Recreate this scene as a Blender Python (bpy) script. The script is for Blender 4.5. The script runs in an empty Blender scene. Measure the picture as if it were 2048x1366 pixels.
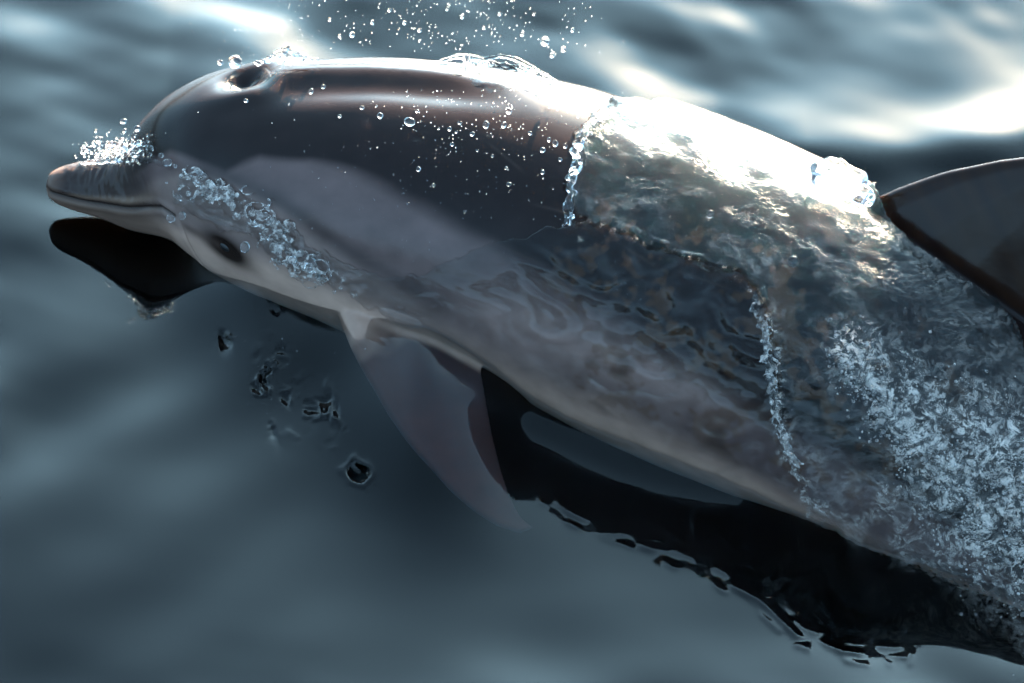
import bpy, bmesh, math, random
import numpy as np
from mathutils import Vector, Matrix
from mathutils.bvhtree import BVHTree

# ------------------------------------------------------------------ camera, sky, sun, exposure
TH = math.radians(42.0)                 # the view looks down at the sea at this angle
ST, CT = math.sin(TH), math.cos(TH)
scene = bpy.context.scene
COL = scene.collection
cam_d = bpy.data.cameras.new('camera')
cam = bpy.data.objects.new('camera', cam_d)
COL.objects.link(cam)
DIST = 6.0
cam.location = (0.0, -DIST*CT, DIST*ST)
cam.rotation_euler = (math.pi/2 - TH, 0, 0)
cam_d.sensor_width = 36
cam_d.lens = 36*DIST/1.229
cam_d.clip_end = 500
cam_d.clip_start = 0.1
scene.camera = cam

SUN_AZ, SUN_EL = math.radians(17), math.radians(16)     # azimuth to the right of +Y
world = bpy.data.worlds.new('World')
scene.world = world
world.use_nodes = True
wn = world.node_tree
for n in list(wn.nodes): wn.nodes.remove(n)
sky = wn.nodes.new('ShaderNodeTexSky')
sky.sky_type = 'NISHITA'
sky.sun_disc = False
sky.sun_elevation = SUN_EL
sky.sun_rotation = SUN_AZ
sky.altitude = 0
sky.air_density = 0.7
sky.dust_density = 6.0
sky.ozone_density = 1.0
bg = wn.nodes.new('ShaderNodeBackground')
bg.inputs['Strength'].default_value = 0.05
wo = wn.nodes.new('ShaderNodeOutputWorld')
hs = wn.nodes.new('ShaderNodeHueSaturation'); hs.inputs['Saturation'].default_value = .40      # hazy air
tint = wn.nodes.new('ShaderNodeMix'); tint.data_type = 'RGBA'; tint.blend_type = 'MULTIPLY'
tint.inputs[0].default_value = 1; tint.inputs[7].default_value = (.62, .92, 1.13, 1)
wtc = wn.nodes.new('ShaderNodeTexCoord')
dt = wn.nodes.new('ShaderNodeVectorMath'); dt.operation = 'DOT_PRODUCT'
dt.inputs[1].default_value = (math.sin(SUN_AZ)*math.cos(SUN_EL), math.cos(SUN_AZ)*math.cos(SUN_EL), math.sin(SUN_EL))
wn.links.new(wtc.outputs['Generated'], dt.inputs[0])
au = wn.nodes.new('ShaderNodeMapRange'); au.interpolation_type = 'SMOOTHSTEP'
au.inputs['From Min'].default_value = math.cos(math.radians(24)); au.inputs['From Max'].default_value = math.cos(math.radians(6))
wn.links.new(dt.outputs['Value'], au.inputs['Value'])
tc_ = wn.nodes.new('ShaderNodeMix'); tc_.data_type = 'RGBA'
tc_.inputs[6].default_value = (.53, .885, 1.12, 1); tc_.inputs[7].default_value = (.97, .92, .80, 1)
wn.links.new(au.outputs[0], tc_.inputs[0]); wn.links.new(tc_.outputs[2], tint.inputs[7])
wn.links.new(sky.outputs[0], hs.inputs['Color']); wn.links.new(hs.outputs[0], tint.inputs[6])
wn.links.new(tint.outputs[2], bg.inputs[0])
wn.links.new(bg.outputs[0], wo.inputs[0])

sl = bpy.data.lights.new('sun', 'SUN')
sl.energy = 5.0
sl.angle = math.radians(0.5)
sl.color = (1.0, 0.75, 0.46)
sun = bpy.data.objects.new('sun', sl)
COL.objects.link(sun)
sdir = Vector((math.sin(SUN_AZ)*math.cos(SUN_EL), math.cos(SUN_AZ)*math.cos(SUN_EL), math.sin(SUN_EL)))
sun.rotation_euler = (-sdir).to_track_quat('-Z', 'Y').to_euler()
sun.location = sdir*20

scene.view_settings.view_transform = 'Standard'
scene.view_settings.look = 'None'
scene.view_settings.gamma = 1
scene.view_settings.exposure = 4.15
scene.render.engine = 'CYCLES'
cy = scene.cycles
cy.use_denoising = True
cy.max_bounces = 12
cy.transmission_bounces = 10
cy.glossy_bounces = 5
cy.diffuse_bounces = 2
cy.volume_bounces = 1
cy.caustics_refractive = True
cy.caustics_reflective = True
cy.sample_clamp_indirect = 6
cy.blur_glossy = 0.3

rng = np.random.RandomState(7)
random.seed(7)

# ------------------------------------------------------------------ helpers
def tag(o, label=None, cat=None, group=None, kind=None):
    if label: o['label'] = label
    if cat: o['category'] = cat
    if group: o['group'] = group
    if kind: o['kind'] = kind
    return o

def mesh_obj(name, verts, faces, mat=None, parent=None, smooth=True):
    me = bpy.data.meshes.new(name)
    me.from_pydata(verts, [], faces)
    me.update()
    o = bpy.data.objects.new(name, me)
    COL.objects.link(o)
    if mat: me.materials.append(mat)
    if smooth: me.shade_smooth()
    if parent: o.parent = parent
    return o

def grid_mesh(name, V, nu, nv):
    """V: (nu*nv,3) row-major, nv fastest -> fast quad mesh"""
    me = bpy.data.meshes.new(name)
    i = np.arange(nu*nv).reshape(nu, nv)
    q = np.stack([i[:-1, :-1], i[1:, :-1], i[1:, 1:], i[:-1, 1:]], -1).reshape(-1, 4)
    me.vertices.add(len(V)); me.vertices.foreach_set('co', V.astype(np.float32).ravel())
    me.loops.add(q.size); me.loops.foreach_set('vertex_index', q.astype(np.int32).ravel())
    me.polygons.add(len(q))
    me.polygons.foreach_set('loop_start', np.arange(0, q.size, 4, dtype=np.int32))
    me.polygons.foreach_set('loop_total', np.full(len(q), 4, dtype=np.int32))
    me.update(calc_edges=True)
    me.shade_smooth()
    return me

def sstep(a, b, x):
    t = np.clip((x-a)/(b-a), 0, 1)
    return t*t*(3-2*t)

_P = np.random.RandomState(3).permutation(512)
_P = np.concatenate([_P, _P, _P])
_G = np.random.RandomState(4).normal(size=(512, 3)); _G /= np.linalg.norm(_G, axis=1)[:, None]
def perlin(x, y, z=0.0):
    x, y, z = np.broadcast_arrays(np.asarray(x, float), np.asarray(y, float), np.asarray(z, float))
    xi, yi, zi = np.floor(x).astype(int), np.floor(y).astype(int), np.floor(z).astype(int)
    fx, fy, fz = x-xi, y-yi, z-zi
    w = lambda t: t*t*t*(t*(t*6-15)+10)
    wx, wy, wz = w(fx), w(fy), w(fz)
    out = 0
    for dx in (0, 1):
        for dy in (0, 1):
            for dz in (0, 1):
                h = _P[_P[_P[(xi+dx) & 511]+((yi+dy) & 511)]+((zi+dz) & 511)] & 511
                g = _G[h]
                d = g[..., 0]*(fx-dx)+g[..., 1]*(fy-dy)+g[..., 2]*(fz-dz)
                out = out + d*(wx if dx else 1-wx)*(wy if dy else 1-wy)*(wz if dz else 1-wz)
    return out*1.6
def fbm(x, y, z=0.0, o=3):
    r, a = 0, 1.0
    for k in range(o):
        r = r + a*perlin(np.asarray(x)*2**k+17*k, np.asarray(y)*2**k+5*k, np.asarray(z)*2**k)
        a *= .5
    return r

def new_mat(name):
    m = bpy.data.materials.new(name); m.use_nodes = True
    nt = m.node_tree
    for n in list(nt.nodes): nt.nodes.remove(n)
    out = nt.nodes.new('ShaderNodeOutputMaterial')
    return m, nt, out
def N(nt, t, **kw):
    n = nt.nodes.new(t)
    for k, v in kw.items(): setattr(n, k, v)
    return n

# ------------------------------------------------------------------ materials
def water_material(name, foam=True, rough=0.03, volume=True, air=0):
    m, nt, out = new_mat(name)
    L = nt.links.new
    g = N(nt, 'ShaderNodeBsdfGlass'); g.inputs['IOR'].default_value = 1.333
    g.inputs['Roughness'].default_value = rough
    g.inputs['Color'].default_value = (1, 1, 1, 1)
    if foam:
        tc = N(nt, 'ShaderNodeTexCoord')
        at = N(nt, 'ShaderNodeAttribute'); at.attribute_name = 'chop'
        n1 = N(nt, 'ShaderNodeTexNoise'); n1.inputs['Scale'].default_value = 190; n1.inputs['Detail'].default_value = 4
        L(tc.outputs['Object'], n1.inputs['Vector'])
        b = N(nt, 'ShaderNodeBump'); b.inputs['Distance'].default_value = 0.004
        L(at.outputs['Fac'], b.inputs['Strength']); L(n1.outputs['Fac'], b.inputs['Height'])
        L(b.outputs[0], g.inputs['Normal'])
        af = N(nt, 'ShaderNodeAttribute'); af.attribute_name = 'foam'
        wv = N(nt, 'ShaderNodeVectorMath', operation='MULTIPLY_ADD')
        n2 = N(nt, 'ShaderNodeTexNoise'); n2.inputs['Scale'].default_value = 30; n2.inputs['Detail'].default_value = 3
        L(tc.outputs['Object'], n2.inputs['Vector'])
        L(n2.outputs['Color'], wv.inputs[0]); wv.inputs[1].default_value = (.05, .05, .05); L(tc.outputs['Object'], wv.inputs[2])
        fine = N(nt, 'ShaderNodeTexNoise'); fine.inputs['Scale'].default_value = 95; fine.inputs['Detail'].default_value = 7; fine.inputs['Roughness'].default_value = .78
        L(wv.outputs[0], fine.inputs['Vector'])
        f1 = N(nt, 'ShaderNodeMapRange', interpolation_type='SMOOTHSTEP'); f1.inputs['From Min'].default_value = .45; f1.inputs['From Max'].default_value = .60
        f1.inputs['To Min'].default_value = .05; f1.inputs['To Max'].default_value = 1
        L(fine.outputs['Fac'], f1.inputs['Value'])
        rg = N(nt, 'ShaderNodeTexNoise'); rg.inputs['Scale'].default_value = 60; rg.inputs['Detail'].default_value = 3
        L(wv.outputs[0], rg.inputs['Vector'])
        sb = N(nt, 'ShaderNodeMath', operation='SUBTRACT'); L(rg.outputs['Fac'], sb.inputs[0]); sb.inputs[1].default_value = .5
        ab_ = N(nt, 'ShaderNodeMath', operation='ABSOLUTE'); L(sb.outputs[0], ab_.inputs[0])
        f2 = N(nt, 'ShaderNodeMapRange'); f2.inputs['From Min'].default_value = 0; f2.inputs['From Max'].default_value = .03
        f2.inputs['To Min'].default_value = .35; f2.inputs['To Max'].default_value = 0
        L(ab_.outputs[0], f2.inputs['Value'])
        mr = N(nt, 'ShaderNodeMath', operation='MAXIMUM'); L(f1.outputs[0], mr.inputs[0]); L(f2.outputs[0], mr.inputs[1])
        mu = N(nt, 'ShaderNodeMath', operation='MULTIPLY'); mu.use_clamp = True
        L(mr.outputs[0], mu.inputs[0]); L(af.outputs['Fac'], mu.inputs[1])
        d = N(nt, 'ShaderNodeBsdfDiffuse'); d.inputs['Color'].default_value = (.93, .82, .74, 1)
        t = N(nt, 'ShaderNodeBsdfTranslucent'); t.inputs['Color'].default_value = (.93, .82, .74, 1)
        ms = N(nt, 'ShaderNodeMixShader'); ms.inputs[0].default_value = .4
        L(d.outputs[0], ms.inputs[1]); L(t.outputs[0], ms.inputs[2])
        mx = N(nt, 'ShaderNodeMixShader')
        L(mu.outputs[0], mx.inputs[0]); L(g.outputs[0], mx.inputs[1]); L(ms.outputs[0], mx.inputs[2])
        L(mx.outputs[0], out.inputs['Surface'])
    elif air:
        d = N(nt, 'ShaderNodeBsdfDiffuse'); d.inputs['Color'].default_value = (.93, .82, .74, 1)
        nz = N(nt, 'ShaderNodeTexNoise'); nz.inputs['Scale'].default_value = 170; nz.inputs['Detail'].default_value = 4
        tc = N(nt, 'ShaderNodeTexCoord'); L(tc.outputs['Object'], nz.inputs['Vector'])
        mr = N(nt, 'ShaderNodeMapRange'); mr.inputs['From Min'].default_value = .48; mr.inputs['From Max'].default_value = .66; mr.inputs['To Max'].default_value = air
        L(nz.outputs['Fac'], mr.inputs['Value'])
        mx = N(nt, 'ShaderNodeMixShader'); L(mr.outputs[0], mx.inputs[0]); L(g.outputs[0], mx.inputs[1]); L(d.outputs[0], mx.inputs[2])
        L(mx.outputs[0], out.inputs['Surface'])
    else:
        L(g.outputs[0], out.inputs['Surface'])
    if volume:
        pv = N(nt, 'ShaderNodeVolumePrincipled')
        pv.inputs['Color'].default_value = (.12, .42, .52, 1)
        pv.inputs['Density'].default_value = 1.1
        pv.inputs['Anisotropy'].default_value = 0.0
        pv.inputs['Absorption Color'].default_value = (.30, .55, .62, 1)
        ab = N(nt, 'ShaderNodeVolumeAbsorption'); ab.inputs['Density'].default_value = 1.6
        ab.inputs['Color'].default_value = (.1, .5, .6, 1)
        sc = N(nt, 'ShaderNodeVolumeScatter'); sc.inputs['Density'].default_value = 1.2
        sc.inputs['Color'].default_value = (.15, .72, .95, 1)
        ad = N(nt, 'ShaderNodeAddShader')
        L(ab.outputs[0], ad.inputs[0]); L(sc.outputs[0], ad.inputs[1])
        nt.nodes.remove(pv)
        L(ad.outputs[0], out.inputs['Volume'])
    return m
M_sea = water_material('sea_water')
M_air = water_material('aerated_splash_water', foam=False, rough=0.06, volume=False, air=.5)
M_drop = water_material('clear_droplet_water', foam=False, rough=0.06, volume=False)

def skin_material():
    m, nt, out = new_mat('wet_dolphin_skin')
    L = nt.links.new
    a = N(nt, 'ShaderNodeAttribute'); a.attribute_name = 'skin'
    tc = N(nt, 'ShaderNodeTexCoord')
    mp = N(nt, 'ShaderNodeMapping'); mp.inputs['Scale'].default_value = (1, 1.6, 1.6)
    mp.inputs['Rotation'].default_value = (0, 0, math.radians(20))
    L(tc.outputs['Object'], mp.inputs[0])
    n1 = N(nt, 'ShaderNodeTexNoise'); n1.inputs['Scale'].default_value = 22; n1.inputs['Detail'].default_value = 6
    L(mp.outputs[0], n1.inputs['Vector'])
    mr = N(nt, 'ShaderNodeMapRange'); mr.inputs['From Min'].default_value = .3; mr.inputs['From Max'].default_value = .7
    mr.inputs['To Min'].default_value = .86; mr.inputs['To Max'].default_value = 1.12
    L(n1.outputs['Fac'], mr.inputs['Value'])
    mx = N(nt, 'ShaderNodeMix', data_type='RGBA', blend_type='MULTIPLY'); mx.inputs[0].default_value = 1
    L(a.outputs['Color'], mx.inputs[6]); L(mr.outputs[0], mx.inputs[7])
    p = N(nt, 'ShaderNodeBsdfPrincipled')
    L(mx.outputs[2], p.inputs['Base Color'])
    p.inputs['Roughness'].default_value = .17
    dry = N(nt, 'ShaderNodeAttribute'); dry.attribute_name = 'dry'
    dm = N(nt, 'ShaderNodeMath', operation='MULTIPLY_ADD'); dm.inputs[1].default_value = .19; dm.inputs[2].default_value = .01
    L(dry.outputs['Fac'], dm.inputs[0]); L(dm.outputs[0], p.inputs['Specular IOR Level'])
    p.inputs['Coat Weight'].default_value = .0
    p.inputs['Coat IOR'].default_value = 1.33
    p.inputs['Coat Roughness'].default_value = .08
    n2 = N(nt, 'ShaderNodeTexNoise'); n2.inputs['Scale'].default_value = 60; n2.inputs['Detail'].default_value = 4
    L(mp.outputs[0], n2.inputs['Vector'])
    b = N(nt, 'ShaderNodeBump'); b.inputs['Strength'].default_value = .05; b.inputs['Distance'].default_value = .002
    L(n2.outputs['Fac'], b.inputs['Height'])
    L(b.outputs[0], p.inputs['Normal'])
    L(p.outputs[0], out.inputs['Surface'])
    return m
M_skin = skin_material()

# ------------------------------------------------------------------ dolphin body: a centre line with sections
# x (m), image-plane offset v (m), height z (m), radius up, down, side (mm), roll (deg)
PX = .6e-3
ST_TAB = [
 (92, 372, 46,   3,   3,   3, 5), (100, 372, 46,  15,  15,  15, 5), (118, 372, 46,  22,  23,  22, 5),
 (155, 374, 46,  31,  29,  29, 5), (220, 380, 49,  43,  36,  39, 6), (280, 382, 54,  66,  48,  57, 6),
 (330, 372, 62,  92,  62,  74, 7), (400, 362, 74, 122, 100, 102, 8), (480, 362, 84, 141, 128, 124, 9),
 (600, 375, 90, 158, 155, 148, 10), (800, 412, 92, 181, 180, 175, 12), (1050, 478, 92, 196, 196, 190, 15),
 (1350, 592, 84, 205, 205, 198, 19), (1640, 722, 64, 202, 202, 190, 23), (1900, 872, 28, 184, 184, 170, 22),
 (2130, 1040, -25, 155, 158, 138, 18), (2370, 1225, -80, 115, 118, 95, 12), (2600, 1400, -130, 78, 82, 56, 8),
 (2800, 1545, -170, 48, 50, 28, 4), (2950, 1650, -195, 22, 22, 12, 0)]
def build_axis():
    T = np.array(ST_TAB, float)
    X = (T[:, 0]-1024)*PX
    Z = T[:, 2]*1e-3
    v = (683-T[:, 1])*PX
    k = 1.0
    for _ in range(4):                      # true size at its distance
        Y = (v*k - Z*CT)/ST
        k = (DIST+Y*CT-Z*ST)/DIST
    X = X*k
    T[:, 3:6] *= k[:, None]
    C = np.stack([X, Y, Z], 1)
    s = np.concatenate([[0], np.cumsum(np.linalg.norm(np.diff(C, axis=0), axis=1))])
    R = T[:, 3:6]*1e-3
    cols = np.concatenate([C, R, T[:, 6:7]], 1)
    # monotone cubic (PCHIP)
    h = np.diff(s); dl = np.diff(cols, axis=0)/h[:, None]
    m = np.zeros_like(cols)
    for k in range(1, len(s)-1):
        w1, w2 = 2*h[k]+h[k-1], h[k]+2*h[k-1]
        ok = dl[k-1]*dl[k] > 0
        with np.errstate(divide='ignore', invalid='ignore'):
            hm = (w1+w2)/(w1/dl[k-1]+w2/dl[k])
        m[k] = np.where(ok, hm, 0)
    m[0], m[-1] = dl[0], dl[-1]
    def ev(q):
        q = np.asarray(q, float)
        k = np.clip(np.searchsorted(s, q)-1, 0, len(s)-2)
        t = ((q-s[k])/h[k])[:, None]; hh = h[k][:, None]
        return (cols[k]*(1+2*t)*(1-t)**2 + m[k]*hh*t*(1-t)**2 + cols[k+1]*t*t*(3-2*t) + m[k+1]*hh*t*t*(t-1))
    return s, ev
S_ST, EV = build_axis()
SLEN = S_ST[-1]
NS = 700
SS = np.linspace(0, 1, NS)**1.25*SLEN
AX = EV(SS)
AC = AX[:, :3].copy()
for _ in range(90):
    AX[12:-1, 3:6] = .5*AX[12:-1, 3:6]+.25*(AX[11:-2, 3:6]+AX[13:, 3:6])
# smooth the centre line a little so that frames stay even
for _ in range(30):
    AC[1:-1] = .5*AC[1:-1]+.25*(AC[:-2]+AC[2:])
TAN = np.gradient(AC, SS, axis=0); TAN /= np.linalg.norm(TAN, axis=1)[:, None]
SIDE = np.cross(np.array([0, 0, 1.0])[None], TAN); SIDE /= np.linalg.norm(SIDE, axis=1)[:, None]
UP = np.cross(TAN, SIDE)                   # tangent points to the tail (+X): side = away (+Y)
rl = np.radians(AX[:, 6])[:, None]
UPR = UP*np.cos(rl)+SIDE*np.sin(rl)        # roll: the back tips away from the viewer
SIDER = SIDE*np.cos(rl)-UP*np.sin(rl)

def axis_at(s):
    f = lambda A: np.stack([np.interp(s, SS, A[:, k]) for k in range(A.shape[1])], -1)
    return f(AC), f(TAN), f(UPR), f(SIDER), f(AX[:, 3:6])

def radius(s, phi):
    """phi measured from the dorsal line, + towards the near (left) flank; s, phi broadcast"""
    s, phi = np.broadcast_arrays(s, phi)
    ru, rd, rs = [np.interp(s, SS, AX[:, 3+k]) for k in range(3)]
    c, n = np.cos(phi), np.sin(phi)
    rv = np.where(c > 0, ru, rd)
    r = 1/np.sqrt((c/rv)**2+(n/rs)**2)
    a = np.abs(phi)
    # hollow of the blowhole and the low ridge behind it
    r = r - .020*np.exp(-((s-BH)/.020)**2-(a*r/.020)**2)
    r = r + .0040*np.exp(-((s-BH-.012)/.040)**2-((a*r-.040)/.016)**2)
    env = sstep(BH+.015, BH+.06, s)*(1-sstep(BH+.22, BH+.36, s))
    r = r + env*(.0060*np.exp(-(a*r/.017)**2) - .0045*np.exp(-((a*r-.040)/.018)**2))
    # crease between beak and melon
    # flat upper jaw with a groove along the mouth
    return r
BH = .268
def surf(s, phi):
    C, T, U, S_, R = axis_at(np.atleast_1d(s))
    r = radius(np.atleast_1d(s), np.atleast_1d(phi))[:, None]
    p = np.atleast_1d(phi)[:, None]
    return C + U*np.cos(p)*r - S_*np.sin(p)*r

def body_raw():
    NP = 192
    ph = np.linspace(0, 2*math.pi, NP, endpoint=False)
    ph = np.where(ph > math.pi, ph-2*math.pi, ph)
    r = radius(SS[:, None], ph[None, :])
    V = AC[:, None, :] + UPR[:, None, :]*(np.cos(ph)[None, :, None]*r[..., None]) - SIDER[:, None, :]*(np.sin(ph)[None, :, None]*r[..., None])
    V = V.reshape(-1, 3)
    idx = np.arange(NS*NP).reshape(NS, NP)
    nx = np.roll(idx, -1, 1)
    F = np.stack([idx[:-1], idx[1:], nx[1:], nx[:-1]], -1).reshape(-1, 4).tolist()
    F.append(list(idx[0])); F.append(list(idx[-1][::-1]))
    return V.tolist(), F

def foil(outline_fn, n, origin, ax_chord, ax_span, ax_thick, span, thick):
    """closed fin: outline_fn(t)->(lead, trail) chord coords at span t (0..1)"""
    V, F = [], []
    prof = [(0, 0), (.008, .30), (.03, .52), (.10, .80), (.3, 1), (.5, .95), (.7, .66), (.88, .30), (1, 0.06)]
    ring = [(c, h) for c, h in prof] + [(c, -h) for c, h in prof[::-1][:-1]]
    m = len(ring)
    for i in range(n+1):
        t = i/n
        l, tr, off = outline_fn(t)
        th = thick*(1-.75*t)
        for c, h in ring:
            p = origin + ax_chord*(l+(tr-l)*c) + ax_span*(span*t) + ax_thick*(h*th+off)
            V.append(tuple(p))
    for i in range(n):
        for k in range(m):
            a, b = i*m+k, i*m+(k+1) % m
            F.append((a, b, b+m, a+m))
    F.append(tuple(range(m))[::-1]); F.append(tuple(range(n*m, n*m+m)))
    return V, F

def lerp_tab(tab, t):
    tab = np.array(tab)
    return [float(np.interp(t, tab[:, 0], tab[:, k])) for k in range(1, tab.shape[1])]

FLIP = []
def fins():
    parts = []
    # dorsal fin
    s0 = SF
    C, T, U, S_, R = [a[0] for a in axis_at(np.array([s0]))]
    C2 = axis_at(np.array([s0+.30]))[0][0]
    r0 = radius(np.array([s0]), np.array([0.0]))[0]
    base = Vector(C+U*(r0-.05))
    tab = [(0, -.09, .34), (.15, .0, .325), (.3, .040, .32), (.45, .088, .315), (.58, .140, .32), (.70, .198, .335), (.8, .255, .355), (.88, .31, .38), (.95, .365, .41), (1, .415, .44)]
    f = lambda t: lerp_tab(tab, t)+[0]
    parts.append(foil(f, 24, base, Vector(T), Vector(U), Vector(S_), .300, .022))
    # flippers
    for sg in (1, -1):
        sF = .470
        C, T, U, S_, R = [a[0] for a in axis_at(np.array([sF]))]
        near = -S_*sg
        r0 = radius(np.array([sF]), np.array([FLPHI*sg]))[0]
        root = Vector(C+U*math.cos(FLPHI)*(r0-.075)+near*math.sin(FLPHI)*(r0-.075))
        span = Vector(T*.63+near*.70-U*.34).normalized(); FLIP.append((np.array(root), np.array(span)))
        chord = Vector(T*.75-near*.55+U*.1); chord = (chord-span*chord.dot(span)).normalized()
        thick = span.cross(chord).normalized()
        tab = [(0, -.066, .070), (.1, -.070, .068), (.2, -.070, .064), (.3, -.068, .062), (.5, -.056, .052), (.65, -.044, .042), (.8, -.028, .036), (.9, -.010, .036), (.96, .008, .040), (1, .028, .050)]
        f = lambda t, tab=tab: lerp_tab(tab, t)+[-.02*t*t*sg]
        parts.append(foil(f, 24, root, chord, span, thick, .395, .026))
    # tail flukes
    C, T, U, S_, R = [a[0] for a in axis_at(np.array([SLEN-.06]))]
    for sg in (1, -1):
        tab = [(0, -.05, .13), (.2, .0, .125), (.5, .07, .145), (.8, .15, .19), (1, .215, .222)]
        f = lambda t, tab=tab: lerp_tab(tab, t)+[0]
        parts.append(foil(f, 14, Vector(C-S_*sg*(-.01)), Vector(T), Vector(S_*sg), Vector(U), .27, .014))
    return parts
SF = .985
FLPHI = math.radians(118)

def remesh(V, F, voxel, smooth_it=0, name='tmp'):
    me = bpy.data.meshes.new(name); me.from_pydata(V, [], F); me.update()
    o = bpy.data.objects.new(name, me); COL.objects.link(o)
    md = o.modifiers.new('r', 'REMESH'); md.mode = 'VOXEL'; md.voxel_size = voxel; md.use_smooth_shade = True
    if smooth_it:
        ms = o.modifiers.new('s', 'SMOOTH'); ms.factor = .5; ms.iterations = smooth_it
    dg = bpy.context.evaluated_depsgraph_get()
    res = bpy.data.meshes.new_from_object(o.evaluated_get(dg))
    bpy.data.objects.remove(o); bpy.data.meshes.remove(me)
    return res

def s_phi(P):
    """nearest axis station and angle for points"""
    s = np.empty(len(P)); A = AC[::2].astype(np.float32); A2 = (A*A).sum(1)
    for i in range(0, len(P), 40000):
        p = P[i:i+40000].astype(np.float32)
        k = np.argmin(A2[None]-2*p@A.T, 1)
        s[i:i+40000] = SS[::2][k]
    C, T, U, S_, R = axis_at(s)
    s = s + ((P-C)*T).sum(1)
    C, T, U, S_, R = axis_at(s)
    d = P-C
    return s, np.arctan2(-(d*S_).sum(1), (d*U).sum(1)), np.linalg.norm(d, axis=1)

V, F = body_raw()
for v, f in fins():
    n = len(V); V = V+v; F = F+[[i+n for i in q] for q in f]
body_me = remesh(V, F, .0023, 9, 'body')
#@@BODY_DONE

# ------------------------------------------------------------------ skin: fine relief and colour pattern, in body coordinates
def get_co(me):
    a = np.empty(len(me.vertices)*3, np.float32); me.vertices.foreach_get('co', a); return a.reshape(-1, 3).astype(float)
def get_no(me):
    a = np.empty(len(me.vertices)*3, np.float32); me.vertices.foreach_get('normal', a); return a.reshape(-1, 3).astype(float)
BC = get_co(body_me); BN = get_no(body_me)
bs, bphi, brad = s_phi(BC)
bd = np.degrees(np.abs(bphi))
rr = radius(np.clip(bs, 0, SLEN), bphi)
exc = brad-rr                                        # how far beyond the trunk: fins and flippers
T_ = lambda tab, x: np.interp(x, [t[0] for t in tab], [t[1] for t in tab])
MOUTH = [(0, 81), (.027, 84), (.06, 84), (.101, 78), (.137, 75), (.17, 76), (.191, 82)]
mdist = np.abs(bd-T_(MOUTH, bs))*math.pi/180*brad    # metres across the mouth line
mline = (1-sstep(.188, .200, bs))*sstep(.0, .006, bs)
BC = BC - BN*(.0038*np.exp(-(mdist/.0032)**2)*mline)[:, None]
# lips swell on both sides of the line, throat creases behind the mouth, eyelid bulge
BC = BC + BN*(.0014*np.exp(-((mdist-.008)/.004)**2)*mline)[:, None]
crease = np.exp(-((bs-.205-.00035*(bd-95))/.004)**2)*sstep(70, 90, bd)*(1-sstep(120, 140, bd))
BC = BC - BN*(.0016*crease)[:, None]
ES, EP = .274, 97.0
ex = (bs-ES); ey = (bd-EP)*math.pi/180*brad
er = np.hypot((ex*.9+ey*.43)/.016, (-ex*.43+ey*.9)/.009)
BC = BC + BN*(.0006*np.exp(-((er-1.5)/.6)**2))[:, None]
# shallow irregularities of soft skin
BC = BC + BN*(.0010*perlin(BC[:, 0]*9, BC[:, 1]*9, BC[:, 2]*9)+.0004*perlin(BC[:, 0]*26, BC[:, 1]*26, BC[:, 2]*26))[:, None]
# fine upright wrinkles on the snout
snout = 1.6*sstep(.012, .03, bs)*(1-sstep(.13, .17, bs))*(1-sstep(70, 84, bd))
BC = BC + BN*(.0007*snout*perlin(bs*170+.6*perlin(bs*30, bd/15), bd/22.0))[:, None]
body_me.vertices.foreach_set('co', BC.astype(np.float32).ravel()); body_me.update()

def mixc(a, b, f): return a*(1-f[:, None])+np.array(b)[None]*f[:, None]
wob = 2.2*perlin(bs*9, bd/14.0, 3)
CAPE = [(.10, 40), (.20, 40), (.243, 50), (.273, 54), (.291, 51), (.313, 48), (.377, 48), (.432, 51), (.491, 55), (.543, 59), (.597, 64), (.657, 68), (.714, 71), (.82, 78), (.884, 86), (.95, 92), (1.2, 96), (2.1, 112)]
STRIPE = [(.20, 50), (.273, 56), (.306, 61), (.346, 66), (.397, 74), (.451, 81), (.505, 86), (.565, 91), (.62, 96), (.8, 100)]
PALE = [(0, 90), (.13, 90), (.171, 88), (.236, 92), (.26, 98), (.322, 95), (.379, 97), (.454, 100), (.529, 104), (.6, 108), (.7, 110), (.9, 116), (1.2, 124), (2.1, 140)]
n = len(BC)
col = np.tile(np.array([[.17, .16, .185]]), (n, 1))                       # thoracic patch grey
edge = T_(CAPE, bs)+wob
soft = np.interp(bs, [.2, .35, .6, .9], [2.5, 2.5, 5, 9])
cape = 1-sstep(edge-soft, edge+soft, bd)
# cheek and flank
cheek = sstep(0, 9, bd-T_(STRIPE, bs))
col = mixc(col, (.30, .29, .31), cheek*(1-sstep(.75, 1.0, bs)))
pale = sstep(-7, 9, bd-T_(PALE, bs)+wob)
col = mixc(col, (.62, .56, .53), pale)
flank = np.exp(-((bd-93)/11)**2)*sstep(.55, .7, bs)*(1-sstep(.9, 1.05, bs))
col = mixc(col, (.50, .47, .50), .75*flank)
st = np.exp(-((bd-T_(STRIPE, bs)-wob*.5)/4.0)**2)*(1-sstep(.45, .64, bs))*sstep(.2, .26, bs)
col = mixc(col, (.06, .058, .068), .75*st)
col = mixc(col, (.019, .016, .019), cape)
# beak
bk = 1-sstep(.115, .20, bs)
upj = 1-sstep(-3, 2, bd-T_(MOUTH, bs))
col = mixc(col, (.050, .046, .050), bk*upj)
low = bk*(1-upj)
col = mixc(col, (.17, .150, .138), low*(1-sstep(12, 50, bd-T_(MOUTH, bs))*.3))
col = mixc(col, (.26, .235, .21), bk*.8*np.exp(-((bd-T_(MOUTH, bs)-(-9))/5)**2)*sstep(.02, .05, bs))
tipf = 1-sstep(.006, .030, bs)
col = mixc(col, (.20, .175, .165), tipf*upj*.7)
col = mixc(col, (.018, .014, .014), np.exp(-(mdist/.0026)**2)*mline)
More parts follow.
